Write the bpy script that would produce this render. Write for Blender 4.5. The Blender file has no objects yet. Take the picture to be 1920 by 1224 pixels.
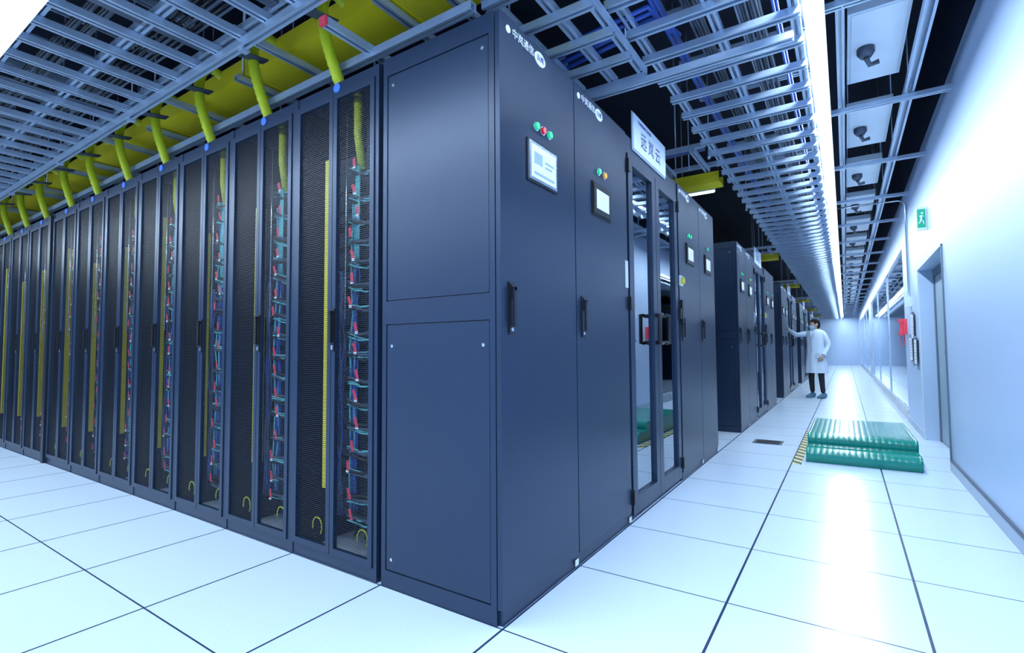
import bpy, math, random
from mathutils import Vector, Matrix
random.seed(7)
S=bpy.context.scene
COL=bpy.context.collection

# ------------------------------------------------------------------ materials
def mat(name, rgb, rough=0.5, metal=0.0, var=0.06, nscale=6.0, bump=0.0, bscale=80.0, emit=None, estr=0.0, spec=0.5, coat=0.0):
    m=bpy.data.materials.new(name); m.use_nodes=True
    nt=m.node_tree; b=nt.nodes['Principled BSDF']
    tc=nt.nodes.new('ShaderNodeTexCoord')
    n=nt.nodes.new('ShaderNodeTexNoise'); n.inputs['Scale'].default_value=nscale; n.inputs['Detail'].default_value=3
    nt.links.new(tc.outputs['Object'],n.inputs['Vector'])
    r=nt.nodes.new('ShaderNodeValToRGB')
    r.color_ramp.elements[0].color=(*[c*(1-var) for c in rgb],1)
    r.color_ramp.elements[1].color=(*[min(1,c*(1+var)) for c in rgb],1)
    nt.links.new(n.outputs['Fac'],r.inputs['Fac'])
    nt.links.new(r.outputs['Color'],b.inputs['Base Color'])
    b.inputs['Roughness'].default_value=rough; b.inputs['Metallic'].default_value=metal
    b.inputs['Specular IOR Level'].default_value=spec
    b.inputs['Coat Weight'].default_value=coat
    if bump>0:
        n2=nt.nodes.new('ShaderNodeTexNoise'); n2.inputs['Scale'].default_value=bscale
        nt.links.new(tc.outputs['Object'],n2.inputs['Vector'])
        bp=nt.nodes.new('ShaderNodeBump'); bp.inputs['Strength'].default_value=bump; bp.inputs['Distance'].default_value=0.002
        nt.links.new(n2.outputs['Fac'],bp.inputs['Height']); nt.links.new(bp.outputs['Normal'],b.inputs['Normal'])
    if emit:
        b.inputs['Emission Color'].default_value=(*emit,1); b.inputs['Emission Strength'].default_value=estr
    return m

M={}
M['paint']=mat('cabinet_paint',(0.021,0.038,0.078),0.33,0.30,0.05,3,0.15,400)
M['paint_d']=mat('cabinet_paint_dark',(0.010,0.016,0.030),0.4,0.2,0.05)
M['equip']=mat('equipment_face',(0.03,0.045,0.075),0.4,0.3,0.4,40)
M['black']=mat('black_plastic',(0.008,0.009,0.012),0.35)
M['inner']=mat('rack_inner_black',(0.006,0.009,0.016),0.6)
M['steel']=mat('galvanised_strut',(0.50,0.60,0.74),0.36,0.5,0.12,14)
M['steel_d']=mat('dark_galvanised_steel',(0.10,0.12,0.16),0.5,0.6,0.1,14)  # darker steel for skirting lip, door threshold and panel nozzles
M['white']=mat('white_enamel',(0.70,0.78,0.88),0.35)
M['wall']=mat('wall_paint',(0.52,0.65,0.86),0.42,0,0.02,1.5,0.05,120)
M['dark']=mat('dark_ceiling_paint',(0.004,0.009,0.026),0.8)
M['navy']=mat('bulkhead_paint',(0.010,0.020,0.05),0.6)
M['yellow']=mat('yellow_fibre_duct',(0.82,0.68,0.02),0.4,0,0.08)
M['yg']=mat('yellow_corrugated_tube',(0.58,0.64,0.02),0.4,0,0.1,30)
M['teal']=mat('teal_patch_cable',(0.16,0.60,0.62),0.45)
M['bluec']=mat('blue_cable',(0.03,0.09,0.42),0.45)
M['greyc']=mat('grey_cable',(0.08,0.10,0.14),0.5,0,0.2,10)
M['red']=mat('red_tag',(0.90,0.06,0.10),0.45)
M['green_led']=mat('green_button',(0.01,0.5,0.2),0.2,0,0.02,emit=(0.0,1.0,0.35),estr=0.35)
M['red_led']=mat('red_button',(0.6,0.01,0.02),0.2,0,0.02,emit=(1,0.02,0.02),estr=0.2)
M['amber_led']=mat('amber_button',(0.8,0.35,0.01),0.2,0,0.02,emit=(1,0.4,0.02),estr=0.25)
M['screen']=mat('lit_touch_screen',(0.6,0.7,0.8),0.15,0,0.3,25,emit=(0.75,0.88,1.0),estr=0.6)
M['ui']=mat('screen_graphics',(0.35,0.5,0.65),0.2,0,0.3,25,emit=(0.5,0.7,0.9),estr=0.3)
M['lamp']=mat('lamp_diffuser',(0.9,0.95,1),0.4,0,0.01,emit=(0.8,0.92,1),estr=8)
M['chrome']=mat('polished_metal',(0.6,0.66,0.74),0.25,0.9)
M['paper']=mat('paper',(0.8,0.84,0.9),0.6)
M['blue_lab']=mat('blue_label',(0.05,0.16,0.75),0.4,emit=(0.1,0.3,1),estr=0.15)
M['ink']=mat('blue_ink',(0.02,0.04,0.25),0.5)
M['whiteink']=mat('white_ink',(0.85,0.88,0.95),0.5)
M['tag_w']=mat('white_tag',(0.78,0.84,0.92),0.5)
M['exit_green']=mat('exit_green',(0.01,0.36,0.20),0.4,0,0.02,emit=(0.0,0.6,0.3),estr=0.12)
M['door']=mat('door_leaf_paint',(0.32,0.41,0.48),0.35)
M['door_frame']=mat('door_frame_metal',(0.15,0.20,0.26),0.35,0.4)
M['base']=mat('skirting_paint',(0.38,0.48,0.60),0.35,0.1)
M['stone']=mat('stone_base',(0.26,0.32,0.38),0.25,0,0.5,14)
M['coat']=mat('lab_coat_cotton',(0.60,0.71,0.86),0.75,0,0.03,8,0.5,40)
M['trous']=mat('black_trousers',(0.012,0.014,0.02),0.8)
M['skin']=mat('skin',(0.55,0.36,0.28),0.5)
M['hair']=mat('black_hair',(0.01,0.009,0.009),0.8,0,0.3,60,0.8,200,spec=0.2)
M['mask']=mat('blue_face_mask',(0.32,0.55,0.78),0.7)
M['shoe']=mat('blue_shoe_cover',(0.08,0.20,0.30),0.5)
M['eye']=mat('eye_dark',(0.02,0.015,0.012),0.2)
M['glove']=mat('latex_glove',(0.70,0.66,0.55),0.5)

def rubber():
    m=bpy.data.materials.new('green_antislip_rubber'); m.use_nodes=True
    nt=m.node_tree; b=nt.nodes['Principled BSDF']
    tc=nt.nodes.new('ShaderNodeTexCoord')
    v=nt.nodes.new('ShaderNodeTexVoronoi'); v.inputs['Scale'].default_value=22; v.inputs['Randomness'].default_value=0.0
    nt.links.new(tc.outputs['Object'],v.inputs['Vector'])
    bp=nt.nodes.new('ShaderNodeBump'); bp.inputs['Strength'].default_value=0.6; bp.inputs['Distance'].default_value=0.006; bp.invert=True
    nt.links.new(v.outputs['Distance'],bp.inputs['Height']); nt.links.new(bp.outputs['Normal'],b.inputs['Normal'])
    b.inputs['Base Color'].default_value=(0.0,0.23,0.18,1); b.inputs['Roughness'].default_value=0.22
    return m
M['rubber']=rubber()

def hazard():
    m=bpy.data.materials.new('hazard_tape'); m.use_nodes=True
    nt=m.node_tree; b=nt.nodes['Principled BSDF']
    tc=nt.nodes.new('ShaderNodeTexCoord')
    w=nt.nodes.new('ShaderNodeTexWave'); w.bands_direction='DIAGONAL'; w.inputs['Scale'].default_value=4.0
    nt.links.new(tc.outputs['Object'],w.inputs['Vector'])
    r=nt.nodes.new('ShaderNodeValToRGB'); r.color_ramp.interpolation='CONSTANT'
    r.color_ramp.elements[0].color=(0.01,0.01,0.015,1); r.color_ramp.elements[1].color=(0.6,0.55,0.2,1); r.color_ramp.elements[1].position=0.5
    nt.links.new(w.outputs['Fac'],r.inputs['Fac']); nt.links.new(r.outputs['Color'],b.inputs['Base Color'])
    return m
M['hazard']=hazard()

def meshmat():
    m=bpy.data.materials.new('perforated_steel'); m.use_nodes=True
    nt=m.node_tree; b=nt.nodes['Principled BSDF']; out=nt.nodes['Material Output']
    b.inputs['Base Color'].default_value=(0.010,0.016,0.032,1); b.inputs['Roughness'].default_value=0.4; b.inputs['Metallic'].default_value=0.3
    tc=nt.nodes.new('ShaderNodeTexCoord'); sp=nt.nodes.new('ShaderNodeSeparateXYZ'); nt.links.new(tc.outputs['Object'],sp.inputs[0])
    def mth(op,a,bv=None):
        n=nt.nodes.new('ShaderNodeMath'); n.operation=op
        for i,v in enumerate((a,bv)):
            if v is None: continue
            if isinstance(v,(int,float)): n.inputs[i].default_value=v
            else: nt.links.new(v,n.inputs[i])
        return n.outputs[0]
    px=0.0105; pz=0.0095
    zz=mth('DIVIDE',sp.outputs['Z'],pz); row=mth('FLOOR',zz); fz=mth('SUBTRACT',mth('FRACT',zz),0.5)
    off=mth('MULTIPLY',mth('MODULO',row,2.0),0.5)
    fx=mth('SUBTRACT',mth('FRACT',mth('ADD',mth('DIVIDE',mth('ADD',sp.outputs['X'],100.0),px),off)),0.5)
    d=mth('ADD',mth('MULTIPLY',fx,fx),mth('MULTIPLY',fz,fz))
    hole=mth('LESS_THAN',d,0.20)
    t=nt.nodes.new('ShaderNodeBsdfTransparent'); mx=nt.nodes.new('ShaderNodeMixShader')
    nt.links.new(hole,mx.inputs[0]); nt.links.new(b.outputs[0],mx.inputs[1]); nt.links.new(t.outputs[0],mx.inputs[2])
    nt.links.new(mx.outputs[0],out.inputs[0])
    return m
M['mesh']=meshmat()

def glass(name,tint,base):
    m=bpy.data.materials.new(name); m.use_nodes=True
    nt=m.node_tree; out=nt.nodes['Material Output']; nt.nodes.remove(nt.nodes['Principled BSDF'])
    g=nt.nodes.new('ShaderNodeBsdfGlossy'); g.inputs['Roughness'].default_value=0.02; g.inputs['Color'].default_value=(0.85,0.92,1,1)
    t=nt.nodes.new('ShaderNodeBsdfTransparent'); t.inputs['Color'].default_value=(*tint,1)
    lw=nt.nodes.new('ShaderNodeFresnel'); lw.inputs['IOR'].default_value=1.5
    a=nt.nodes.new('ShaderNodeMath'); a.operation='ADD'; a.use_clamp=True; a.inputs[1].default_value=base
    nt.links.new(lw.outputs[0],a.inputs[0])
    mx=nt.nodes.new('ShaderNodeMixShader'); nt.links.new(a.outputs[0],mx.inputs[0]); nt.links.new(t.outputs[0],mx.inputs[1]); nt.links.new(g.outputs[0],mx.inputs[2])
    nt.links.new(mx.outputs[0],out.inputs[0]); return m
M['glass']=glass('tinted_door_glass',(0.30,0.42,0.52),0.30)
M['wglass']=glass('partition_glass',(0.45,0.62,0.70),0.15)

def floormat():
    m=bpy.data.materials.new('raised_floor_tiles'); m.use_nodes=True
    nt=m.node_tree; b=nt.nodes['Principled BSDF']
    tc=nt.nodes.new('ShaderNodeTexCoord'); sp=nt.nodes.new('ShaderNodeSeparateXYZ'); nt.links.new(tc.outputs['Object'],sp.inputs[0])
    def mth(op,a,bv=None):
        n=nt.nodes.new('ShaderNodeMath'); n.operation=op
        for i,v in enumerate((a,bv)):
            if v is None: continue
            if isinstance(v,(int,float)): n.inputs[i].default_value=v
            else: nt.links.new(v,n.inputs[i])
        return n.outputs[0]
    T=0.635
    def line(c,w):
        fr=mth('FRACT',mth('DIVIDE',mth('ADD',c,T*200),T))
        e=mth('MINIMUM',fr,mth('SUBTRACT',1.0,fr))
        return mth('LESS_THAN',e,w/T)
    lx=line(sp.outputs['X'],0.0048); ly=line(sp.outputs['Y'],0.0034)
    ln=mth('MAXIMUM',lx,ly)
    n=nt.nodes.new('ShaderNodeTexNoise'); n.inputs['Scale'].default_value=260; n.inputs['Detail'].default_value=2
    nt.links.new(tc.outputs['Object'],n.inputs['Vector'])
    r=nt.nodes.new('ShaderNodeValToRGB'); r.color_ramp.elements[0].position=0.3; r.color_ramp.elements[1].position=0.6
    r.color_ramp.elements[0].color=(0.54,0.64,0.78,1); r.color_ramp.elements[1].color=(0.68,0.78,0.90,1)
    nt.links.new(n.outputs['Fac'],r.inputs['Fac'])
    mx=nt.nodes.new('ShaderNodeMixRGB'); mx.inputs[2].default_value=(0.02,0.04,0.10,1)
    nt.links.new(ln,mx.inputs[0]); nt.links.new(r.outputs['Color'],mx.inputs[1]); nt.links.new(mx.outputs[0],b.inputs['Base Color'])
    b.inputs['Roughness'].default_value=0.25
    b.inputs['Specular IOR Level'].default_value=0.5
    return m
M['floor']=floormat()

# ------------------------------------------------------------------ mesh builder
class MB:
    def __init__(s): s.v=[];s.f=[];s.mi=[];s.sm=[];s.mats=[]
    def m(s,k):
        if k not in s.mats: s.mats.append(k)
        return s.mats.index(k)
    def face(s,idx,k,sm=False): s.f.append(idx); s.mi.append(s.m(k)); s.sm.append(sm)
    def box(s,x0,x1,y0,y1,z0,z1,k):
        if x0>x1:x0,x1=x1,x0
        if y0>y1:y0,y1=y1,y0
        if z0>z1:z0,z1=z1,z0
        b=len(s.v)
        s.v+=[(x0,y0,z0),(x1,y0,z0),(x1,y1,z0),(x0,y1,z0),(x0,y0,z1),(x1,y0,z1),(x1,y1,z1),(x0,y1,z1)]
        for q in ((0,3,2,1),(4,5,6,7),(0,1,5,4),(1,2,6,5),(2,3,7,6),(3,0,4,7)): s.face([b+i for i in q],k)
    def tube(s,pts,r,k,n=8,cap=True):
        pts=[Vector(p) for p in pts]; b=len(s.v); L=len(pts)
        rs=r if isinstance(r,(list,tuple)) else [r]*L
        prev=None
        for i,p in enumerate(pts):
            t=(pts[min(i+1,L-1)]-pts[max(i-1,0)]).normalized()
            if prev is None:
                a=Vector((0,0,1)) if abs(t.z)<0.9 else Vector((1,0,0)); u=t.cross(a).normalized()
            else:
                u=(prev-t*prev.dot(t)).normalized()
            prev=u; w=t.cross(u)
            for j in range(n):
                an=2*math.pi*j/n; s.v.append(tuple(p+(u*math.cos(an)+w*math.sin(an))*rs[i]))
        for i in range(L-1):
            for j in range(n):
                j2=(j+1)%n; s.face([b+i*n+j,b+i*n+j2,b+(i+1)*n+j2,b+(i+1)*n+j],k,True)
        if cap:
            s.face([b+j for j in range(n)][::-1],k); s.face([b+(L-1)*n+j for j in range(n)],k)
    def loft(s,rings,k,cap=True,closed=True):
        b=len(s.v); n=len(rings[0])
        for r in rings: s.v+= [tuple(p) for p in r]
        for i in range(len(rings)-1):
            for j in range(n):
                j2=(j+1)%n
                if j2==0 and not closed: continue
                s.face([b+i*n+j,b+i*n+j2,b+(i+1)*n+j2,b+(i+1)*n+j],k,True)
        if cap:
            s.face([b+j for j in range(n)][::-1],k); s.face([b+(len(rings)-1)*n+j for j in range(n)],k)
    def mesh(s,name):
        me=bpy.data.meshes.new(name); me.from_pydata(s.v,[],s.f)
        for k in s.mats: me.materials.append(M[k])
        me.polygons.foreach_set('material_index',s.mi); me.polygons.foreach_set('use_smooth',s.sm); me.update()
        return me
    def obj(s,name,loc=(0,0,0),bevel=0.0,parent=None):
        return place(s.mesh(name),name,loc,bevel,parent)
def place(me,name,loc=(0,0,0),bevel=0.0,parent=None):
    o=bpy.data.objects.new(name,me); COL.objects.link(o); o.location=loc
    if bevel>0:
        md=o.modifiers.new('bevel','BEVEL'); md.width=bevel; md.segments=2; md.limit_method='ANGLE'; md.angle_limit=math.radians(60)
    if parent: o.parent=parent
    return o
def empty(name,loc=(0,0,0)):
    o=bpy.data.objects.new(name,None); COL.objects.link(o); o.location=loc; return o
def text(body,size,loc,rot,k,parent,name,align='CENTER'):
    cu=bpy.data.curves.new(name,'FONT'); cu.body=body; cu.size=size; cu.align_x=align; cu.align_y='CENTER'; cu.extrude=0.0005
    o=bpy.data.objects.new(name+'_c',cu); COL.objects.link(o)
    bpy.context.view_layer.update()
    me=bpy.data.meshes.new_from_object(o.evaluated_get(bpy.context.evaluated_depsgraph_get()))
    bpy.data.objects.remove(o)
    me.materials.clear(); me.materials.append(M[k])
    t=bpy.data.objects.new(name,me); COL.objects.link(t); t.location=loc; t.rotation_euler=rot; t.parent=parent
    return t
RX=(math.pi/2,0,math.pi/2)   # text facing +X

H=2.30
# ------------------------------------------------------------------ room shell
def simple(name,x0,x1,y0,y1,z0,z1,k):
    b=MB(); b.box(x0,x1,y0,y1,z0,z1,k); return b.obj(name)
simple('floor',-10,5,-4.5,33.5,-0.1,0,'floor')
simple('ceiling',-10,5,-4.5,33.5,4.0,4.1,'dark')
simple('wall_back',-10,5,-4.7,-4.5,0,4,'wall')
simple('wall_left',-10.2,-10,-4.5,33.5,0,4,'navy')
b=MB(); b.box(-10,5,33.2,33.5,0,4,'wall'); b.obj('wall_far')
WX=1.75
b=MB()
def W(y0,y1,z0,z1,k='wall'): b.box(WX,WX+0.18,y0,y1,z0,z1,k)
W(-4.5,3.88,0,3.0); W(3.88,5.52,1.84,3.0); W(5.52,7.2,0,3.0)
W(7.2,17.5,2.42,3.0); W(17.5,19.2,0,3.0); W(19.2,31.5,2.42,3.0); W(31.5,33.2,0,3.0)
b.obj('wall_right')
b=MB(); b.box(WX+0.06,WX+0.18,-4.5,33.2,3.0,4.0,'navy'); b.obj('wall_upper')
b=MB(); b.box(WX-0.012,WX,-4.5,3.86,0,0.085,'base'); b.box(WX-0.012,WX,5.54,7.2,0,0.085,'base'); b.box(WX-0.016,WX,-4.5,3.86,0.085,0.092,'steel_d'); b.obj('baseboard_right')
def window(name,y0,y1,n):
    b=MB(); b.box(WX,WX+0.16,y0,y1,0,0.14,'stone')
    b.box(WX,WX+0.08,y0,y1,0.14,0.18,'chrome'); b.box(WX,WX+0.08,y0,y1,2.37,2.42,'chrome')
    for i in range(n+1):
        y=y0+(y1-y0)*i/n; yy=min(max(y,y0+0.02),y1-0.02)
        b.box(WX+0.01,WX+0.05,yy-0.014,yy+0.014,0.18,2.37,'chrome')
    b.box(WX+0.025,WX+0.037,y0+0.034,y1-0.034,0.18,2.37,'wglass')
    b.obj(name)
window('window_1',7.2,17.5,3); window('window_2',19.2,31.5,4)
simple('wall_adjoining',4.6,4.8,6.0,33.2,0,4,'wall')
simple('wall_adjoining_end',WX+0.18,4.6,6.0,6.15,0,4,'wall')
simple('ceiling_adjoining',WX+0.18,4.6,6.15,33.2,2.9,3.0,'navy')

# door in recess
b=MB()
b.box(WX+0.12,WX+0.18,3.88,3.95,0,1.84,'door_frame'); b.box(WX+0.12,WX+0.18,5.45,5.52,0,1.84,'door_frame'); b.box(WX+0.12,WX+0.18,3.95,5.45,1.76,1.84,'door_frame')
b.box(WX+0.13,WX+0.17,3.955,4.695,0.01,1.755,'door'); b.box(WX+0.13,WX+0.17,4.705,5.445,0.01,1.755,'door')
b.tube([(WX+0.13,4.64,0.95),(WX+0.08,4.64,0.95),(WX+0.08,4.50,0.95)],0.010,'chrome'); b.box(WX+0.122,WX+0.13,4.62,4.66,0.85,1.0,'chrome')
b.box(WX+0.12,WX+0.13,3.96,3.99,1.3,1.42,'chrome'); b.box(WX+0.12,WX+0.13,3.96,3.99,0.25,0.37,'chrome')
b.obj('door_1',bevel=0.004)
b=MB(); b.box(WX-0.012,WX+0.12,3.868,3.88,0,1.852,'door_frame'); b.box(WX-0.012,WX,5.52,5.535,0,1.852,'white'); b.box(WX-0.012,WX,3.868,5.535,1.84,1.852,'white'); b.obj('trim_1')

# ------------------------------------------------------------------ server racks
RW=0.63
def make_rack(seed):
    rnd=random.Random(seed); b=MB(); w=RW
    b.box(-w,-w+0.014,0.03,1.15,0,H-0.01,'inner'); b.box(-0.014,0,0.03,1.15,0,H-0.01,'inner')
    b.box(-w+0.014,-0.014,1.13,1.15,0,H-0.01,'inner'); b.box(-w,0,0.03,1.15,H-0.03,H,'paint')
    b.box(-w,-w+0.022,0,0.03,0,H,'paint'); b.box(-0.022,0,0,0.03,0,H,'paint')
    b.box(-w+0.022,-0.022,0.004,0.03,H-0.05,H,'paint'); b.box(-w+0.022,-0.022,0.004,0.03,0,0.055,'paint')
    for (x0,x1) in ((-w+0.025,-w/2-0.002),(-w/2+0.002,-0.025)):
        z0,z1=0.06,H-0.055; fr=0.027
        b.box(x0,x0+fr,-0.006,0.016,z0,z1,'paint'); b.box(x1-fr,x1,-0.006,0.016,z0,z1,'paint')
        b.box(x0+fr,x1-fr,-0.006,0.016,z0,z0+0.03,'paint'); b.box(x0+fr,x1-fr,-0.006,0.016,z1-0.03,z1,'paint')
        bi=len(b.v); b.v+=[(x0+fr,0.004,z0+0.03),(x1-fr,0.004,z0+0.03),(x1-fr,0.004,z1-0.03),(x0+fr,0.004,z1-0.03)]; b.face([bi,bi+1,bi+2,bi+3],'mesh')
    hx=-w/2+0.018
    b.box(hx-0.011,hx+0.011,-0.012,-0.006,1.00,1.20,'black'); b.box(hx-0.008,hx+0.008,-0.030,-0.018,1.04,1.19,'black'); b.box(hx-0.007,hx+0.007,-0.030,-0.006,1.175,1.19,'black')
    b.box(hx-0.006,hx+0.006,-0.016,-0.0119,1.008,1.028,'chrome')
    b.tube([(-w/2+0.02,0.0035,H-0.028),(-w/2+0.02,-0.004,H-0.028)],0.022,'blue_lab',20)
    b.tube([(-w/2+0.055,0.03,1.15),(-w/2+0.06,0.03,2.15)],0.003,'chrome',6)
    for x in (-w+0.07,-w/2-0.03,-w/2+0.045,-0.06): b.box(x-0.008,x+0.008,0.17,0.19,0.08,2.18,'paint_d')
    z=0.16
    while z<2.0:
        h=rnd.choice([0.044,0.044,0.088]); 
        b.box(-w+0.06,-0.05,0.20,0.85,z,z+h-0.006,'equip')
        b.box(-w/2+0.06,-0.07,0.196,0.20,z+0.008,z+h*0.55,'inner')
        if rnd.random()<0.5:
            lx=-rnd.uniform(0.1,0.25); b.box(lx,lx+0.004,0.192,0.196,z+h*0.7,z+h*0.7+0.004,rnd.choice(['green_led','green_led','amber_led']))
        z+=h+rnd.choice([0,0.02,0.044])
    zt=rnd.uniform(1.75,1.98); zb=rnd.uniform(0.25,0.4)
    b.box(-w/2-0.125,-w/2-0.085,0.045,0.085,zb,zt,'yellow')
    if rnd.random()<0.8:
        b.tube([(-w/2+0.09,0.07,2.25),(-w/2+0.09,0.07,2.05),(-w/2+0.10,0.09,1.88)],0.020,'yg',10)
        for i in range(6): b.tube([(-w/2+0.085+i*0.004,0.07,1.90),(-w/2+0.07+i*0.007,0.07,1.7),(-w/2+0.06+i*0.006,0.08,1.4)],0.004,'teal',5)
    for i in range(6):
        x=-w/2+0.045+i*0.008; y=0.075+0.006*(i%2)
        pts=[(x+rnd.uniform(-.006,.006),y+rnd.uniform(-.01,.01),0.25+k*0.155) for k in range(11)]
        b.tube(pts,0.0042,'teal' if i%3==0 else 'bluec',5)
    for i in range(7):
        x=-w/2-0.045-i*0.007
        pts=[(x+rnd.uniform(-.012,.012),0.10+rnd.uniform(-.01,.01),0.2+k*0.12) for k in range(11)]
        b.tube(pts,0.005,'bluec' if i%2 else 'greyc',5)
    z=0.22
    while z<1.95:
        for q in range(4):
            z0=z+rnd.uniform(-.02,.02); sag=rnd.uniform(0.015,0.05)
            k=['teal','teal','black','greyc'][q]
            xs=-w/2+0.05; xe=-0.045
            pts=[(xs+(xe-xs)*t/7, 0.055+0.03*math.sin(t*0.45)+rnd.uniform(-.004,.004), z0+0.035*(t/7)-sag*math.sin(math.pi*t/7)+rnd.uniform(-.004,.004)) for t in range(8)]
            b.tube(pts,0.0042 if k=='teal' else 0.008,k,5)
        xt=-w/2+0.06+rnd.uniform(0,0.06); yt=0.035; zt2=z+0.005
        dx=rnd.uniform(0.008,0.030)
        bi=len(b.v); b.v+=[(xt,yt,zt2+0.042),(xt+0.021,yt-0.002,zt2+0.048),(xt+dx+0.021,yt-0.006,zt2),(xt+dx,yt-0.004,zt2-0.006)]
        b.face([bi,bi+1,bi+2,bi+3],'red')
        if rnd.random()<0.6: b.box(xt+dx-0.002,xt+dx+0.018,yt-0.007,yt-0.005,zt2-0.010,zt2+0.002,'tag_w')
        z+=rnd.choice([0.095,0.11,0.125])
    for cxl in (-w*0.72,-w*0.2):
        pts=[(cxl+0.035*math.cos(a),0.03,0.15+0.045*math.sin(a)) for a in [math.radians(g) for g in range(-40,215,15)]]
        b.tube(pts,0.0035,'yg',6)
    return b.mesh('server_rack')
RM=[make_rack(s) for s in (3,11,29)]
for i in range(7): place(RM[i%3],'server_rack',(-0.66-i*RW,0,0))
for i in range(7): place(RM[(i+1)%3],'server_rack',(-0.66-7*RW-0.07-i*RW,0,0))
b=MB(); b.box(-0.66-7*RW-0.068,-0.66-7*RW-0.002,-0.02,1.15,0,H-0.02,'paint_d'); b.obj('row_joint_pillar')

# ------------------------------------------------------------------ end cabinets (faces +X)
def cabinet(w,screen,buttons,small,side):
    b=MB(); D=-0.63
    y0=0.014 if side else 0.0
    b.box(D,-0.024,y0,w,0.0,H,'paint')
    b.box(-0.024,-0.006,y0,w,0.0,0.055,'paint')
    b.box(-0.021,0.0,0.004 if not side else 0.002,w-0.004,0.06,H-0.004,'paint')
    b.box(-0.024,-0.012,y0,w,0.05,H,'black')
    if side:
        b.box(D,-0.0245,0,0.014,0,0.07,'paint'); b.box(D,-0.024,0,0.014,2.22,H,'paint')
        b.box(D,D+0.025,0,0.014,0.07,2.22,'paint'); b.box(-0.05,-0.024,0,0.014,0.07,2.22,'paint'); b.box(D+0.025,-0.05,0,0.014,1.115,1.215,'paint')
        b.box(D+0.029,-0.054,0.003,0.014,0.074,1.111,'paint'); b.box(D+0.029,-0.054,0.003,0.014,1.219,2.216,'paint')
        b.box(D+0.02,-0.05,0.011,0.0139,0.07,2.22,'black')
        for (x,z) in ((D+0.06,2.17),(-0.08,2.17),(D+0.06,1.02),(-0.08,1.02),(D+0.06,0.12)):
            b.tube([(x,0.004,z),(x,-0.001,z)],0.007,'chrome',12)
    if screen:
        ya,yb,za,zb=screen; x=0.0
        b.box(x,x+0.006,ya-0.008,yb+0.008,za-0.008,zb+0.008,'black')
        b.box(x+0.006,x+0.012,ya,yb,za,zb,'black' if small else 'chrome')
        q=0.03 if small else 0.012
        b.box(x+0.012,x+0.0135,ya+q,yb-q,za+q,zb-q,'screen')
        if not small:
            b.box(x+0.0135,x+0.0142,ya+0.03,ya+0.10,zb-0.09,zb-0.04,'ui'); b.box(x+0.0135,x+0.0142,ya+0.12,yb-0.03,zb-0.07,zb-0.06,'ui'); b.box(x+0.0135,x+0.0142,ya+0.12,yb-0.05,zb-0.09,zb-0.08,'ui'); b.box(x+0.0135,x+0.0142,ya+0.03,yb-0.03,za+0.025,za+0.037,'ui')
    for (y,z,k) in buttons:
        b.tube([(0,y,z),(0.008,y,z)],0.019,'chrome',20); b.tube([(0.008,y,z),(0.018,y,z)],0.015,k,20)
    y=0.068
    b.box(0,0.006,y-0.016,y+0.016,1.06,1.26,'black'); b.box(0.006,0.012,y-0.011,y+0.011,1.19,1.25,'black')
    b.box(0.014,0.024,y-0.009,y+0.009,1.09,1.24,'paint_d'); b.box(0.006,0.024,y-0.007,y+0.007,1.225,1.24,'black')
    b.tube([(0.006,y,1.078),(0.010,y,1.078)],0.008,'chrome',12)
    b.box(0,0.002,w-0.045,w-0.012,0.012,0.04,'tag_w')
    return b.mesh('control_cabinet')
C1=cabinet(0.63,(0.20,0.43,1.70,1.86),((0.26,1.935,'green_led'),(0.315,1.935,'red_led'),(0.37,1.935,'green_led')),False,True)
C2=cabinet(0.69,(0.20,0.42,1.70,1.86),((0.27,1.93,'green_led'),(0.345,1.93,'amber_led')),True,False)
C3=cabinet(0.66,(0.22,0.44,1.70,1.86),((0.27,1.93,'green_led'),(0.34,1.93,'green_led')),True,False)
C4=cabinet(0.61,(0.20,0.42,1.70,1.86),((0.30,1.93,'green_led'),),True,False)
C2b=cabinet(0.63,(0.20,0.42,1.70,1.86),((0.26,1.93,'green_led'),(0.33,1.93,'green_led')),True,True)
def brand(parent,y,name='mark'):
    t=text('中岚通信',0.042,(0.003,y+0.11,H-0.052),RX,'whiteink',parent,'maker_name')
    b=MB(); b.tube([(0,y+0.0,H-0.052),(0.003,y+0.0,H-0.052)],0.015,'whiteink',20)
    ring=[(0.0,y+0.245+0.045*math.cos(a),H-0.055+0.03*math.sin(a)) for a in [2*math.pi*i/28 for i in range(28)]]
    ring2=[(0.003,p[1],p[2]) for p in ring]
    b.loft([ring,ring2],'whiteink'); b.obj('maker_badge',parent=parent)
    text('云岚',0.03,(0.004,y+0.245,H-0.055),RX,'ink',parent,'badge_text')

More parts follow.
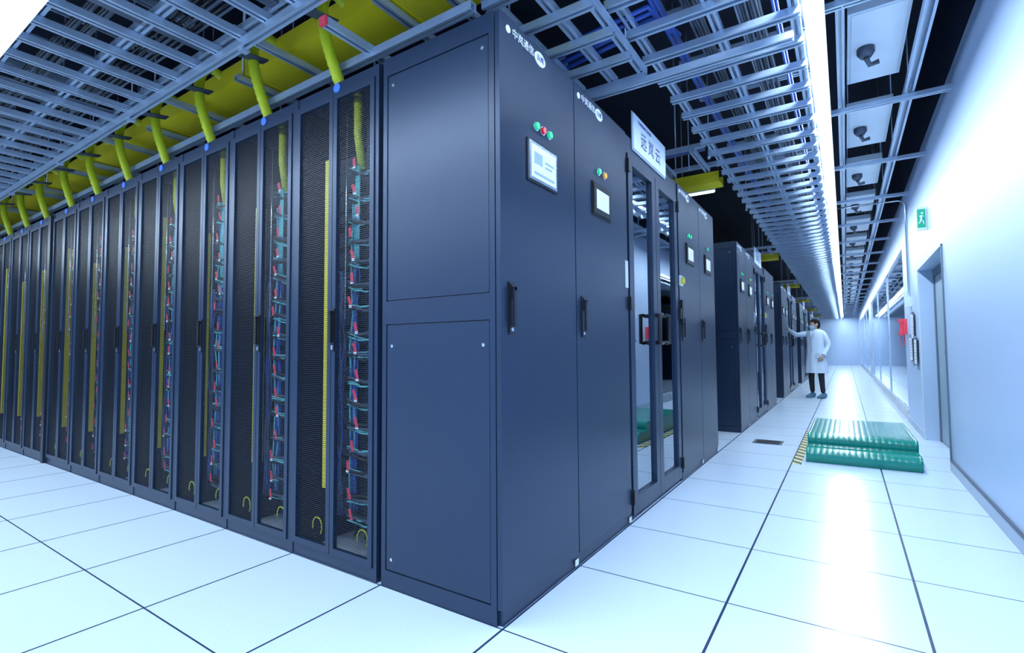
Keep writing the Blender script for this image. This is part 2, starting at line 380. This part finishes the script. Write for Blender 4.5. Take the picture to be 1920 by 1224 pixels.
def glass_door():
    w=1.11; b=MB()
    b.box(-0.10,-0.01,0,0.03,0,H,'paint'); b.box(-0.10,-0.01,w-0.03,w,0,H,'paint'); b.box(-0.10,-0.01,0.03,w-0.03,2.19,H,'paint'); b.box(-0.10,-0.02,0.03,w-0.03,0,0.02,'steel_d')
    for (ya,yb) in ((0.033,w/2-0.003),(w/2+0.003,w-0.033)):
        za,zb=0.03,2.185; f=0.075
        b.box(-0.045,0,ya,ya+f,za,zb,'paint'); b.box(-0.045,0,yb-f,yb,za,zb,'paint'); b.box(-0.045,0,ya+f,yb-f,za,za+0.10,'paint'); b.box(-0.045,0,ya+f,yb-f,zb-0.06,zb,'paint')
        b.box(-0.028,-0.020,ya+f,yb-f,za+0.10,zb-0.06,'glass')
    for s,yc in ((-1,w/2-0.04),(1,w/2+0.04)):
        y2=yc+s*0.062
        b.tube([(0,yc,1.225),(0.038,yc,1.225),(0.045,yc+s*0.008,1.23),(0.045,y2,1.23),(0.045,y2,1.04),(0.045,yc+s*0.008,1.04),(0.038,yc,1.045),(0,yc,1.045)],0.013,'black',10)
    for z in (0.14,1.27,2.10):
        for y in (0.012,w-0.03): b.box(-0.008,0.018,y-0.012,y+0.018,z-0.04,z+0.04,'black')
    b.box(0,0.02,w+0.005,w+0.055,1.20,1.38,'black')
    b.box(0,0.003,-0.045,0.0,1.36,1.52,'paper')
    b.tube([(0,w+0.03,1.53),(0.03,w+0.03,1.53)],0.028,'yellow',16); b.box(0,0.012,w-0.012,w+0.07,1.49,1.57,'tag_w')
    return b.mesh('containment_double_door')
GD=glass_door()
def block(y0,first=False):
    o=place(C1 if first else C2b,'control_cabinet',(0,y0,0),0.003); brand(o,0.06)
    o=place(C2,'control_cabinet',(0,y0+0.63,0),0.003); brand(o,0.05)
    d=place(GD,'containment_double_door',(0,y0+1.32,0),0.002)
    o3=place(C3,'control_cabinet',(0,y0+2.43,0),0.003)
    o4=place(C4,'control_cabinet',(0,y0+3.09,0),0.003)
    if first: brand(o3,0.05); brand(o4,0.05)
    s=empty('aisle_sign',(0.012,y0+1.78,2.345))
    b=MB(); b.box(-0.014,-0.006,-0.33,0.33,-0.10,0.125,'tag_w'); b.box(-0.019,-0.014,-0.34,0.34,-0.11,0.135,'steel'); b.obj('sign_board',parent=s)
    text('远 岚 云',0.115,(-0.005,0.0,-0.01),RX,'ink',s,'sign_name')
    text('YUANLAN CLOUD',0.03,(-0.005,-0.12,0.092),RX,'ink',s,'sign_caption')
    b=MB(); b.box(-5.0,-0.11,1.20,2.50,2.26,2.28,'navy'); b.obj('containment_roof',(0,y0,0))
for k in range(6): block(5.0*k,k==0)
for k in range(1,6):
    for i in range(2): place(RM[i%3],'server_rack',(-0.66-i*RW,5.0*k,0))
for k in range(0,6):
    b=MB(); b.box(-4.5,-0.632,2.52,3.70,0,H,'paint_d')
    for i in range(6):
        x=-0.66-i*RW
        b.box(x-RW+0.02,x-0.02,2.50,2.52,0.06,H-0.06,'paint'); b.box(x-RW+0.02,x-0.02,3.70,3.715,0.06,H-0.06,'paint')
        b.box(x-0.05,x-0.03,3.715,3.74,1.0,1.2,'black')
    b.obj('closed_rack_row',(0,5.0*k,0))

# ------------------------------------------------------------------ cable ladders
def strut(b,axis,a0,a1,c,z,w=0.044,h=0.034):
    def bx(p0,p1,q0,q1,z0,z1,k):
        if axis=='x': b.box(p0,p1,q0,q1,z0,z1,k)
        else: b.box(q0,q1,p0,p1,z0,z1,k)
    bx(a0,a1,c-w/2,c+w/2,z+h-0.006,z+h,'steel')
    bx(a0,a1,c-w/2,c-w/2+0.005,z,z+h-0.006,'steel'); bx(a0,a1,c+w/2-0.005,c+w/2,z,z+h-0.006,'steel')
    bx(a0,a1,c-w/2+0.005,c-w/2+0.015,z,z+0.004,'steel'); bx(a0,a1,c+w/2-0.015,c+w/2-0.005,z,z+0.004,'steel')
b=MB()
zt=2.60
for x in (0.20,0.56,0.90): strut(b,'y',-1.6,32,x,zt+0.036)
y=-1.5
while y<32:
    strut(b,'x',0.16,0.93,y,zt,0.052,0.036); y+=0.27 if y<16 else 0.5
for x in (0.24,0.62,0.90): strut(b,'y',-1.6,32,x,zt+0.30)
y=-1.42
while y<20:
    strut(b,'x',0.20,0.93,y,zt+0.265); y+=0.54
y=-1
while y<32:
    for x in (0.165,0.925): b.tube([(x,y,zt-0.02),(x,y,4.0)],0.005,'steel',6)
    for x in (0.165,0.925): b.tube([(x,y,zt-0.03),(x,y,zt-0.005)],0.012,'steel',6)
    y+=1.9
b.obj('cable_ladder')
b=MB()
for x in (-0.20,0.0,0.17): strut(b,'y',-0.6,1.16,x,2.52)
for i in range(8): strut(b,'x',-0.22,0.19,-0.5+i*0.235,2.485)
strut(b,'x',-0.22,0.9,1.13,2.45)
b.obj('cable_ladder')
# cross ladders and fibre ducts over the rows further down
for k in range(6):
    b=MB()
    for y in (2.75,3.25): strut(b,'x',-4.5,0.15,y,2.66)
    for i in range(15): strut(b,'y',2.72,3.28,0.05-i*0.3,2.625)
    for y in (2.78,3.22):
        for x in (-0.1,-1.6,-3.1): b.tube([(x,y,2.66),(x,y,4.0)],0.005,'steel',6)
    for i in range(5): b.tube([(-4.5,2.85+i*0.03,2.71),(-1.0,2.86+i*0.03,2.71),(0.1,2.85+i*0.03,2.72)],0.010,'bluec' if i%2 else 'greyc',6)
    b.obj('cable_ladder',(0,5.0*k,0))
    b=MB(); b.box(-4.5,0.1,3.52,3.74,2.60,2.612,'yellow'); b.box(-4.5,0.1,3.52,3.53,2.612,2.70,'yellow'); b.box(-4.5,0.1,3.73,3.74,2.612,2.70,'yellow')
    for x in (-0.3,-2.3,-4.3):
        b.tube([(x,3.51,2.59),(x,3.51,4.0)],0.005,'steel',6); b.tube([(x,3.75,2.59),(x,3.75,4.0)],0.005,'steel',6); b.box(x-0.02,x+0.02,3.50,3.76,2.585,2.60,'steel')
    b.obj('fibre_duct',(0,5.0*k,0))
b=MB()
zl=2.54
for y in (-0.23,-0.52,-0.84,-1.20): strut(b,'x',-9.8,-0.45,y,zl+0.036)
strut(b,'x',-9.8,-0.45,-0.23,zl-0.036); 
x=-9.7
while x<-0.5:
    strut(b,'y',-1.22,-0.21,x,zl); x+=0.225
x=-9.5
while x<-0.5:
    for y in (-0.215,-1.21): b.tube([(x,y,zl-0.03),(x,y,4.0)],0.005,'steel',6); b.box(x-0.02,x+0.02,y-0.02,y+0.02,zl-0.045,zl-0.03,'steel')
    x+=1.35
for y in (-0.35,-0.75,-1.15): strut(b,'x',-9.8,-0.45,y,zl+0.32)
x=-9.6
while x<-0.5:
    strut(b,'y',-1.22,-0.21,x,zl+0.285); x+=0.45
b.obj('cable_ladder')
b=MB()
for (yc,n) in ((-0.36,7),(-0.46,5),(-0.66,8),(-0.96,7),(-1.08,5)):
    for i in range(n):
        y0=yc+(i-n/2)*0.014; z0=zl+0.085+0.012*(i%2)
        pts=[(-9.7+k*0.46,y0+random.uniform(-.004,.004),z0+random.uniform(-.003,.003)) for k in range(21)]
        b.tube(pts,0.0075,'greyc' if i%4 else 'black',6)
for xk in range(14):
    x=-1.1-xk*0.62
    for i in range(5):
        xx=x+i*0.013
        b.tube([(xx,-1.15,zl+0.045),(xx,-0.6,zl+0.04),(xx,-0.25,zl+0.045),(xx+0.02,-0.1,zl+0.1),(xx+0.03,0.05,zl+0.12)],0.006,'greyc',6)
b.obj('cable_bundle')
b=MB()
for (xc,n,k) in ((0.34,3,'bluec'),(0.48,5,'greyc'),(0.72,7,'greyc'),(0.83,2,'bluec')):
    for i in range(n):
        pts=[(xc+(i-n/2)*0.015+random.uniform(-.005,.005),-1.5+q*1.1,zt+0.085+0.012*(i%2)+random.uniform(-.003,.003)) for q in range(31)]
        b.tube(pts,0.0075,k,6)
for i in range(4):
    b.tube([(-3.2,0.9+i*0.05,2.62+0.03*i),(-1.0,0.9+i*0.05,2.60),(-0.2,0.8+i*0.06,2.60),(0.3,0.85+i*0.05,2.68),(0.36,1.2,2.70)],0.013,'bluec',8)
b.obj('cable_bundle')

b=MB()
b.box(-9.9,0.3,0.14,0.44,2.74,2.755,'yellow'); b.box(-9.9,0.3,0.14,0.15,2.755,2.86,'yellow'); b.box(-9.9,0.3,0.43,0.44,2.755,2.86,'yellow')
x=-9.6
while x<0.3:
    b.box(x-0.03,x+0.03,0.128,0.452,2.728,2.875,'yellow')
    b.tube([(x,0.12,2.72),(x,0.12,4.0)],0.005,'steel',6); b.tube([(x,0.46,2.72),(x,0.46,4.0)],0.005,'steel',6)
    strut(b,'y',0.08,0.50,x,2.685)
    x+=1.26
b.obj('fibre_duct')
def drop(xc,name='corrugated_drop_tube'):
    b=MB()
    ctrl=[Vector(p) for p in ((xc-0.10,0.22,2.80),(xc-0.10,0.09,2.86),(xc-0.09,0.02,2.78),(xc-0.06,0.0,2.62),(xc-0.03,0.03,2.45),(xc,0.07,H))]
    pts=[];N=len(ctrl)
    for i in range(N-1):
        p0=ctrl[max(i-1,0)];p1=ctrl[i];p2=ctrl[i+1];p3=ctrl[min(i+2,N-1)]
        for s in range(10):
            t=s/10; pts.append(0.5*((2*p1)+(-p0+p2)*t+(2*p0-5*p1+4*p2-p3)*t*t+(-p0+3*p1-3*p2+p3)*t**3))
    pts.append(ctrl[-1])
    rs=[0.030 if i%2 else 0.0265 for i in range(len(pts))]
    b.tube(pts,rs,'yg',14); return b.obj(name)
for i in range(7): drop(-0.66-RW*(i+0.5)-0.03)
for i in range(5): drop(-0.66-7*RW-0.07-RW*(i+0.5)-0.03)
b=MB()
for y,z in ((0.10,2.42),(0.62,2.46),(0.95,2.60)): strut(b,'x',-9.8,-0.2,y,z,0.04,0.04)
for i in range(9):
    x=-0.45-i*1.1
    strut(b,'y',-0.2,1.1,x,2.66); b.tube([(x,0.75,2.3),(x,0.75,4.0)],0.006,'steel',6)
strut(b,'y',-0.17,1.1,-0.82,2.44)
b.box(-0.842,-0.798,-0.185,-0.17,2.437,2.476,'red')
b.obj('strut_support_frame')

b=MB()
strut(b,'y',-2,32.5,1.50,2.84,0.06,0.05); strut(b,'y',-2,32.5,1.09,2.86)
y=-1.3
while y<32:
    strut(b,'x',0.98,1.75,y,2.80); 
    for x in (1.1,1.5): b.tube([(x,y,2.8),(x,y,4.0)],0.005,'steel',6)
    y+=1.45
b.obj('strut_service_frame')
for i in range(16):
    y=2.0+i*1.45
    b=MB(); b.box(1.13,1.44,y,y+0.95,2.97,3.03,'white'); b.box(1.15,1.42,y+0.02,y+0.93,2.964,2.97,'tag_w')
    b.tube([(1.23,y+0.45,2.97),(1.23,y+0.45,2.93),(1.23,y+0.45,2.90)],[0.05,0.05,0.03],'steel_d',16)
    b.tube([(1.23,y+0.45,2.90),(1.25,y+0.48,2.86),(1.30,y+0.48,2.87)],0.016,'greyc',8)
    for x in (1.14,1.43): b.tube([(x,y+0.05,3.03),(x,y+0.05,4.0)],0.005,'steel',6)
    b.obj('ceiling_service_panel')
b=MB(); b.tube([(0.99,6.35,2.84),(1.66,6.35,2.84),(1.715,6.35,2.82),(1.735,6.35,2.77),(1.735,6.35,1.6)],0.012,'chrome',8); b.box(1.70,1.75,6.30,6.40,1.50,1.62,'white'); b.obj('wall_conduit')

# ------------------------------------------------------------------ lamps
def area(name,loc,sx,sy,e,rot=(0,0,0),col=(0.65,0.83,1.0),parent=None):
    l=bpy.data.lights.new(name,'AREA'); l.shape='RECTANGLE'; l.size=sx; l.size_y=sy; l.energy=e; l.color=col
    o=bpy.data.objects.new(name,l); COL.objects.link(o); o.location=loc; o.rotation_euler=rot; o.parent=parent; return o
def lampline(name,p0,p1,axis,z,c,e_per_m,w=0.075,seg=4):
    e=empty(name)
    b=MB(); 
    if axis=='y': b.box(c-w/2-0.01,c+w/2+0.01,p0,p1,z+0.012,z+0.06,'white')
    else: b.box(p0,p1,c-w/2-0.01,c+w/2+0.01,z+0.012,z+0.06,'white')
    if axis=='y': b.box(c-w/2,c+w/2,p0+0.01,p1-0.01,z,z+0.012,'lamp')
    else: b.box(p0+0.01,p1-0.01,c-w/2,c+w/2,z,z+0.012,'lamp')
    b.obj('lamp_body',parent=e)
    L=(p1-p0)/seg
    for i in range(seg):
        m=p0+L*(i+0.5)
        if axis=='y': area('tube',(c,m,z-0.003),w,L-0.03,e_per_m*L,parent=e)
        else: area('tube',(m,c,z-0.003),L-0.03,w,e_per_m*L,parent=e)
lampline('added_fill_lamp',-2.5,32.8,'y',2.74,0.975,19,0.075,6)
lampline('added_fill_lamp',-9.5,0.6,'x',2.44,-0.95,13.5,0.09,3)
lampline('added_fill_lamp',-9.5,1.2,'x',2.7,-2.9,21,0.09,3)  # unseen lamp line added behind the camera to even out the brightness
for k in range(0,6):
    lampline('aisle_tube_lamp',-2.6,-0.1,'x',2.75,5.0*k+4.35,6,0.05,1)
    lampline('aisle_tube_lamp',-2.6,-0.4,'x',2.20,5.0*k+1.88,4,0.05,1)
for y in (9,14,20,26): lampline('adjoining_room_lamp',2.4,4.2,'x',2.80,y,14,0.1,1)

# ------------------------------------------------------------------ floor furniture
b=MB()
prof=[(3.66,0.0),(3.64,0.03),(3.635,0.07),(3.65,0.10),(3.69,0.115),(3.82,0.112),(3.92,0.110),(3.915,0.130),(3.91,0.17),(3.925,0.195),(3.965,0.205),(4.2,0.200),(5.25,0.196),(5.32,0.190),(5.35,0.15),(5.36,0.0)]
x0,x1=0.74,1.545
rings=[[(x,p[0],p[1]) for p in prof] for x in (x0,x0+0.02,x1-0.02,x1)]
nb=len(b.v); n=len(prof)
for r in rings: b.v+=r
for i in range(3):
    for j in range(n-1): b.face([nb+i*n+j,nb+i*n+j+1,nb+(i+1)*n+j+1,nb+(i+1)*n+j],'rubber',True)
b.face([nb+j for j in range(n)],'rubber'); b.face([nb+3*n+j for j in range(n)][::-1],'rubber')
b.obj('green_rubber_step')
b=MB(); b.box(0.64,0.71,3.50,5.6,0.0,0.004,'hazard'); b.obj('hazard_floor_tape')
b=MB(); b.box(0.20,0.48,4.35,4.62,0,0.006,'chrome')
for i in range(9): b.box(0.225,0.455,4.37+i*0.027,4.382+i*0.027,0.004,0.0075,'black')
b.obj('floor_grille')

e=empty('exit_sign',(1.71,4.68,2.24))
b=MB(); b.box(-0.04,0.035,-0.02,0.02,-0.11,0.11,'white'); b.box(-0.034,0.029,-0.022,-0.02,-0.09,0.09,'exit_green')
def seg(p,q,r): b.tube([(p[0],-0.0235,p[1]),(q[0],-0.0235,q[1])],r,'whiteink',6)
seg((0.0,0.03),(-0.006,-0.012),0.008); seg((-0.006,-0.012),(0.012,-0.03),0.005); seg((0.012,-0.03),(0.015,-0.058),0.004); seg((-0.006,-0.012),(-0.014,-0.04),0.005); seg((-0.014,-0.04),(-0.026,-0.045),0.004)
seg((0.0,0.03),(0.018,0.015),0.004); seg((0.0,0.03),(-0.018,0.02),0.004)
b.tube([(0.004,-0.0225,0.052),(0.004,-0.0245,0.052)],0.009,'whiteink',12)
b.box(0.035,0.040,-0.015,0.015,-0.03,0.03,'steel')
b.obj('sign_box',parent=e)
b=MB()
b.box(1.71,1.75,6.92,7.04,1.18,1.38,'red'); b.box(1.675,1.71,6.94,6.98,1.19,1.37,'red'); b.box(1.66,1.71,6.93,6.99,1.33,1.38,'red'); b.box(1.66,1.71,6.93,6.99,1.16,1.21,'red')
b.tube([(1.69,6.98,1.16),(1.68,6.98,1.08),(1.70,6.98,1.02),(1.72,7.0,1.08),(1.72,7.0,1.18)],0.006,'red',6)
b.box(1.705,1.71,7.0,7.03,1.22,1.36,'tag_w')
b.obj('wall_telephone',bevel=0.006)
for (y,z,t) in ((6.05,1.42,0.10),(6.3,1.15,-0.06),(5.85,1.12,0.05)):
    b=MB(); bi=len(b.v)
    b.box(-0.022,-0.016,-0.11,0.11,-0.32,0.0,'greyc'); b.box(-0.026,-0.022,-0.10,0.10,-0.31,-0.03,'paper'); b.box(-0.034,-0.022,-0.04,0.04,-0.02,0.01,'chrome'); b.box(-0.016,0,-0.01,0.01,-0.01,0.01,'chrome')
    for q in range(6): b.box(-0.0265,-0.026,-0.08,0.07-0.02*(q%3),-0.08-0.035*q,-0.074-0.035*q,'ink')
    o=b.obj('clipboard',(1.75,y,z)); o.rotation_euler=(t,0,0)

# ------------------------------------------------------------------ technician
man=empty('technician',(0.555,10.40,0)); man.rotation_euler=(0,0,math.radians(-27))
def skin(name,verts,edges,radii,matf,root=0,sub=2):
    me=bpy.data.meshes.new(name); me.from_pydata(verts,edges,[]); o=bpy.data.objects.new(name,me); COL.objects.link(o)
    md=o.modifiers.new('skin','SKIN'); md.use_smooth_shade=True
    for i,r in enumerate(radii):
        sv=me.skin_vertices[0].data[i]; sv.radius=r if isinstance(r,tuple) else (r,r); sv.use_root=(i==root)
    s=o.modifiers.new('sub','SUBSURF'); s.levels=sub; s.render_levels=sub
    bpy.context.view_layer.update()
    me2=bpy.data.meshes.new_from_object(o.evaluated_get(bpy.context.evaluated_depsgraph_get()))
    bpy.data.objects.remove(o)
    me2.materials.clear()
    names=[]
    for p in me2.polygons:
        k=matf(p.center)
        if k not in names: names.append(k); me2.materials.append(M[k])
        p.material_index=names.index(k); p.use_smooth=True
    o=bpy.data.objects.new(name,me2); COL.objects.link(o); o.parent=man; return o
V=[(0,0,0.82),(0,0.0,1.02),(0,0.01,1.22),(0,0.01,1.33),(0,0.0,1.40),
   (-0.15,0.01,1.30),(-0.31,-0.14,1.27),(-0.425,-0.13,1.355),
   (0.15,0.01,1.30),(0.24,0.05,1.05),(0.20,-0.08,0.86),
   (-0.085,0,0.78),(-0.10,-0.01,0.43),(-0.10,0.02,0.09),
   (0.085,0,0.78),(0.11,-0.03,0.43),(0.12,0.0,0.09)]
E=[(0,1),(1,2),(2,3),(3,4),(3,5),(5,6),(6,7),(3,8),(8,9),(9,10),(0,11),(11,12),(12,13),(0,14),(14,15),(15,16)]
Rr=[(0.13,0.10),(0.12,0.09),(0.14,0.095),(0.085,0.07),(0.045,0.048),0.062,0.050,0.040,0.062,0.052,0.040,0.082,0.058,0.044,0.082,0.058,0.044]
skin('body',V,E,Rr,lambda c:'trous' if c.z<0.80 else ('skin' if (c.z>1.375 and abs(c.x)<0.08) else 'coat'))
b=MB(); rings=[]
for (z,rx,ry,oy) in ((1.365,0.075,0.070,0.01),(1.345,0.13,0.088,0.01),(1.30,0.185,0.105,0.01),(1.20,0.180,0.118,0.01),(1.05,0.168,0.118,0.0),(0.92,0.175,0.125,0.0),(0.75,0.195,0.140,0.0),(0.60,0.212,0.152,0.0),(0.50,0.222,0.160,0.0)):
    ring=[]
    for j in range(48):
        a=2*math.pi*j/48; fold=1+0.045*math.sin(a*8+z*2)*max(0,(1.1-z))/0.6
        ring.append((rx*fold*math.cos(a),oy+ry*fold*math.sin(a),z))
    rings.append(ring)
b.loft(rings,'coat',cap=False)
b.loft([[ (p[0]*0.985,p[1]*0.985,p[2]) for p in r] for r in rings[::-1]],'coat',cap=False)
b.box(-0.012,0.012,-0.135,-0.125,0.95,1.2,'coat')
for z in (1.18,1.06,0.94): b.tube([(0.0,-0.118,z),(0.0,-0.142,z)],0.007,'steel',8)
b.box(0.07,0.15,-0.142,-0.115,0.80,0.90,'coat')
b.tube([(-0.05,-0.045,1.375),(-0.045,-0.095,1.31),(-0.005,-0.125,1.20)],0.014,'coat',6); b.tube([(0.05,-0.045,1.375),(0.045,-0.095,1.31),(0.005,-0.125,1.20)],0.014,'coat',6)
b.obj('lab_coat',parent=man)
b=MB()
for sx in (-0.10,0.12):
    rings=[]
    for (y,rx,h) in ((0.085,0.02,0.05),(0.07,0.038,0.10),(0.02,0.046,0.115),(-0.05,0.045,0.085),(-0.12,0.048,0.062),(-0.17,0.036,0.045),(-0.185,0.015,0.03)):
        rings.append([(sx+rx*math.cos(a),y,max(0.0,h*0.5+h*0.5*math.sin(a))) for a in [2*math.pi*j/16 for j in range(16)]])
    b.loft(rings,'shoe')
b.obj('shoes',parent=man)
head=empty('head',(0,-0.01,1.475)); head.parent=man; head.rotation_euler=(math.radians(6),0,math.radians(-36))
b=MB(); rings=[]
prof=[(-0.112,0.018,0.022,-0.035),(-0.100,0.040,0.048,-0.028),(-0.075,0.055,0.070,-0.015),(-0.04,0.066,0.083,-0.004),(0.0,0.073,0.092,0.0),(0.035,0.075,0.094,0.004),(0.065,0.068,0.086,0.006),(0.09,0.050,0.064,0.008),(0.104,0.025,0.032,0.008),(0.109,0.006,0.008,0.008)]
for (z,rx,ry,oy) in prof: rings.append([(rx*math.cos(a),oy+ry*math.sin(a),z) for a in [2*math.pi*j/28 for j in range(28)]])
b.loft(rings,'skin')
b.loft([[( -0.004,-0.090,0.015),(0.004,-0.090,0.015),(0.003,-0.080,0.016),(-0.003,-0.080,0.016)],[(-0.012,-0.098,-0.028),(0.012,-0.098,-0.028),(0.014,-0.075,-0.03),(-0.014,-0.075,-0.03)]],'skin')
b.tube([(0,-0.101,-0.020),(0,-0.110,-0.024),(0,-0.098,-0.033)],[0.007,0.010,0.006],'skin',10)
for s in (-1,1):
    b.tube([(s*0.028,-0.082,0.004),(s*0.028,-0.0885,0.004)],[0.013,0.010],'whiteink',12); b.tube([(s*0.028,-0.086,0.004),(s*0.028,-0.0915,0.004)],0.007,'eye',10)
    b.tube([(s*0.012,-0.088,0.022),(s*0.03,-0.088,0.027),(s*0.046,-0.078,0.022)],0.004,'hair',6)
    ear=[[(s*0.072,0.0+0.016*math.cos(a),-0.005+0.028*math.sin(a)) for a in [2*math.pi*j/14 for j in range(14)]],[(s*0.086,0.006+0.019*math.cos(a),-0.003+0.031*math.sin(a)) for a in [2*math.pi*j/14 for j in range(14)]]]
    b.loft(ear,'skin')
    b.tube([(s*0.052,-0.062,-0.030),(s*0.073,-0.02,-0.012),(s*0.080,0.012,-0.002)],0.0018,'mask',5)
b.tube([(-0.02,-0.094,-0.058),(0,-0.098,-0.058),(0.02,-0.094,-0.058)],0.004,'red',6)
b.obj('head_shape',parent=head)
b=MB(); rings=[]
for (z,rx,ry,oy) in ((-0.112,0.032,0.045,-0.032),(-0.085,0.052,0.078,-0.022),(-0.055,0.064,0.100,-0.010),(-0.028,0.064,0.112,0.0),(-0.008,0.045,0.108,0.0)):
    rings.append([(rx*math.sin(a),oy-ry*math.cos(a),z) for a in [math.radians(-70+140*j/14) for j in range(15)]])
b.loft(rings,'mask',cap=False,closed=False); b.obj('face_mask',parent=head)
b=MB(); rings=[]
def ease(t): t=max(0,min(1,t)); return t*t*(3-2*t)
for f in (0.0,0.12,0.28,0.45,0.62,0.78,0.9,0.97,1.0):
    ring=[]
    for j in range(40):
        a=2*math.pi*j/40; fr=-math.sin(a)
        lo=-0.078+0.128*ease((fr+0.25)/0.9)
        z=lo+(0.120-lo)*f
        kk=math.sqrt(max(0.0,1-(max(z,0)/0.1215)**2.4)) if z>0 else 1-0.22*(-z/0.078)
        wob=1+0.018*math.sin(a*11+f*9)+0.012*math.sin(a*17-f*14)
        ring.append((0.079*kk*math.cos(a)*wob,0.008+0.099*kk*math.sin(a)*wob,z))
    rings.append(ring)
b.loft(rings,'hair'); b.obj('hair',parent=head)
def hand(name,wrist,d,up,k,curl=0.2,thumb=1):
    d=Vector(d).normalized(); up=Vector(up).normalized(); side=d.cross(up).normalized(); up=side.cross(d).normalized()
    w=Vector(wrist); vs=[w,w+d*0.035,w+d*0.07]; ed=[(0,1),(1,2)]; rad=[(0.022,0.02),(0.030,0.016),(0.033,0.013)]
    for i,(o,l) in enumerate(((-0.028,0.062),(-0.009,0.072),(0.010,0.068),(0.028,0.052))):
        base=w+d*0.078+side*o; n0=len(vs)
        a=base; p1=base+(d+side*o*4)*l*0.45-up*l*curl*0.3; p2=p1+d*l*0.3-up*l*curl*0.9; p3=p2+d*l*0.22-up*l*curl
        vs+=[a,p1,p2,p3]; ed+=[(2,n0),(n0,n0+1),(n0+1,n0+2),(n0+2,n0+3)]; rad+=[0.0085,0.008,0.0075,0.006]
    n0=len(vs); t0=w+d*0.025-side*0.026*thumb; t1=t0+d*0.028-side*0.024*thumb-up*0.006; t2=t1+d*0.026-side*0.008*thumb-up*0.008
    vs+=[t0,t1,t2]; ed+=[(1,n0),(n0,n0+1),(n0+1,n0+2)]; rad+=[0.012,0.0095,0.007]
    skin(name,[tuple(v) for v in vs],ed,rad,lambda c:k,0,1)
hand('right_hand',(-0.43,-0.128,1.36),(-0.75,0.25,0.5),(0.3,-0.8,0.5),'glove',0.25,1)
hand('left_hand',(0.197,-0.085,0.855),(-0.25,-0.35,-0.9),(0.9,-0.3,-0.2),'skin',0.4,-1)
b=MB(); b.tube([(-0.40,-0.132,1.337),(-0.432,-0.128,1.36)],[0.043,0.040],'coat',14); b.tube([(0.205,-0.062,0.885),(0.197,-0.085,0.852)],[0.043,0.040],'coat',14); b.obj('cuffs',parent=man)

# ------------------------------------------------------------------ world, camera, colour
w=bpy.data.worlds.new('w'); S.world=w; w.use_nodes=True
w.node_tree.nodes['Background'].inputs[0].default_value=(0.25,0.4,0.7,1); w.node_tree.nodes['Background'].inputs[1].default_value=0.05
f=944.24
R=Matrix([[0.834077, 0.031497, 0.550748], [0.551606, -0.035303, -0.833358], [-0.006805, 0.99888, -0.046819]])
cam=bpy.data.cameras.new('camera'); co=bpy.data.objects.new('camera',cam); COL.objects.link(co)
cam.sensor_width=36; cam.lens=f/1920*36; cam.clip_start=0.02
mw=R.to_4x4(); mw.translation=Vector((1.0572,-1.5238,1.0)); co.matrix_world=mw
S.camera=co
S.view_settings.view_transform='Standard'; S.view_settings.look='None'; S.view_settings.exposure=0.0
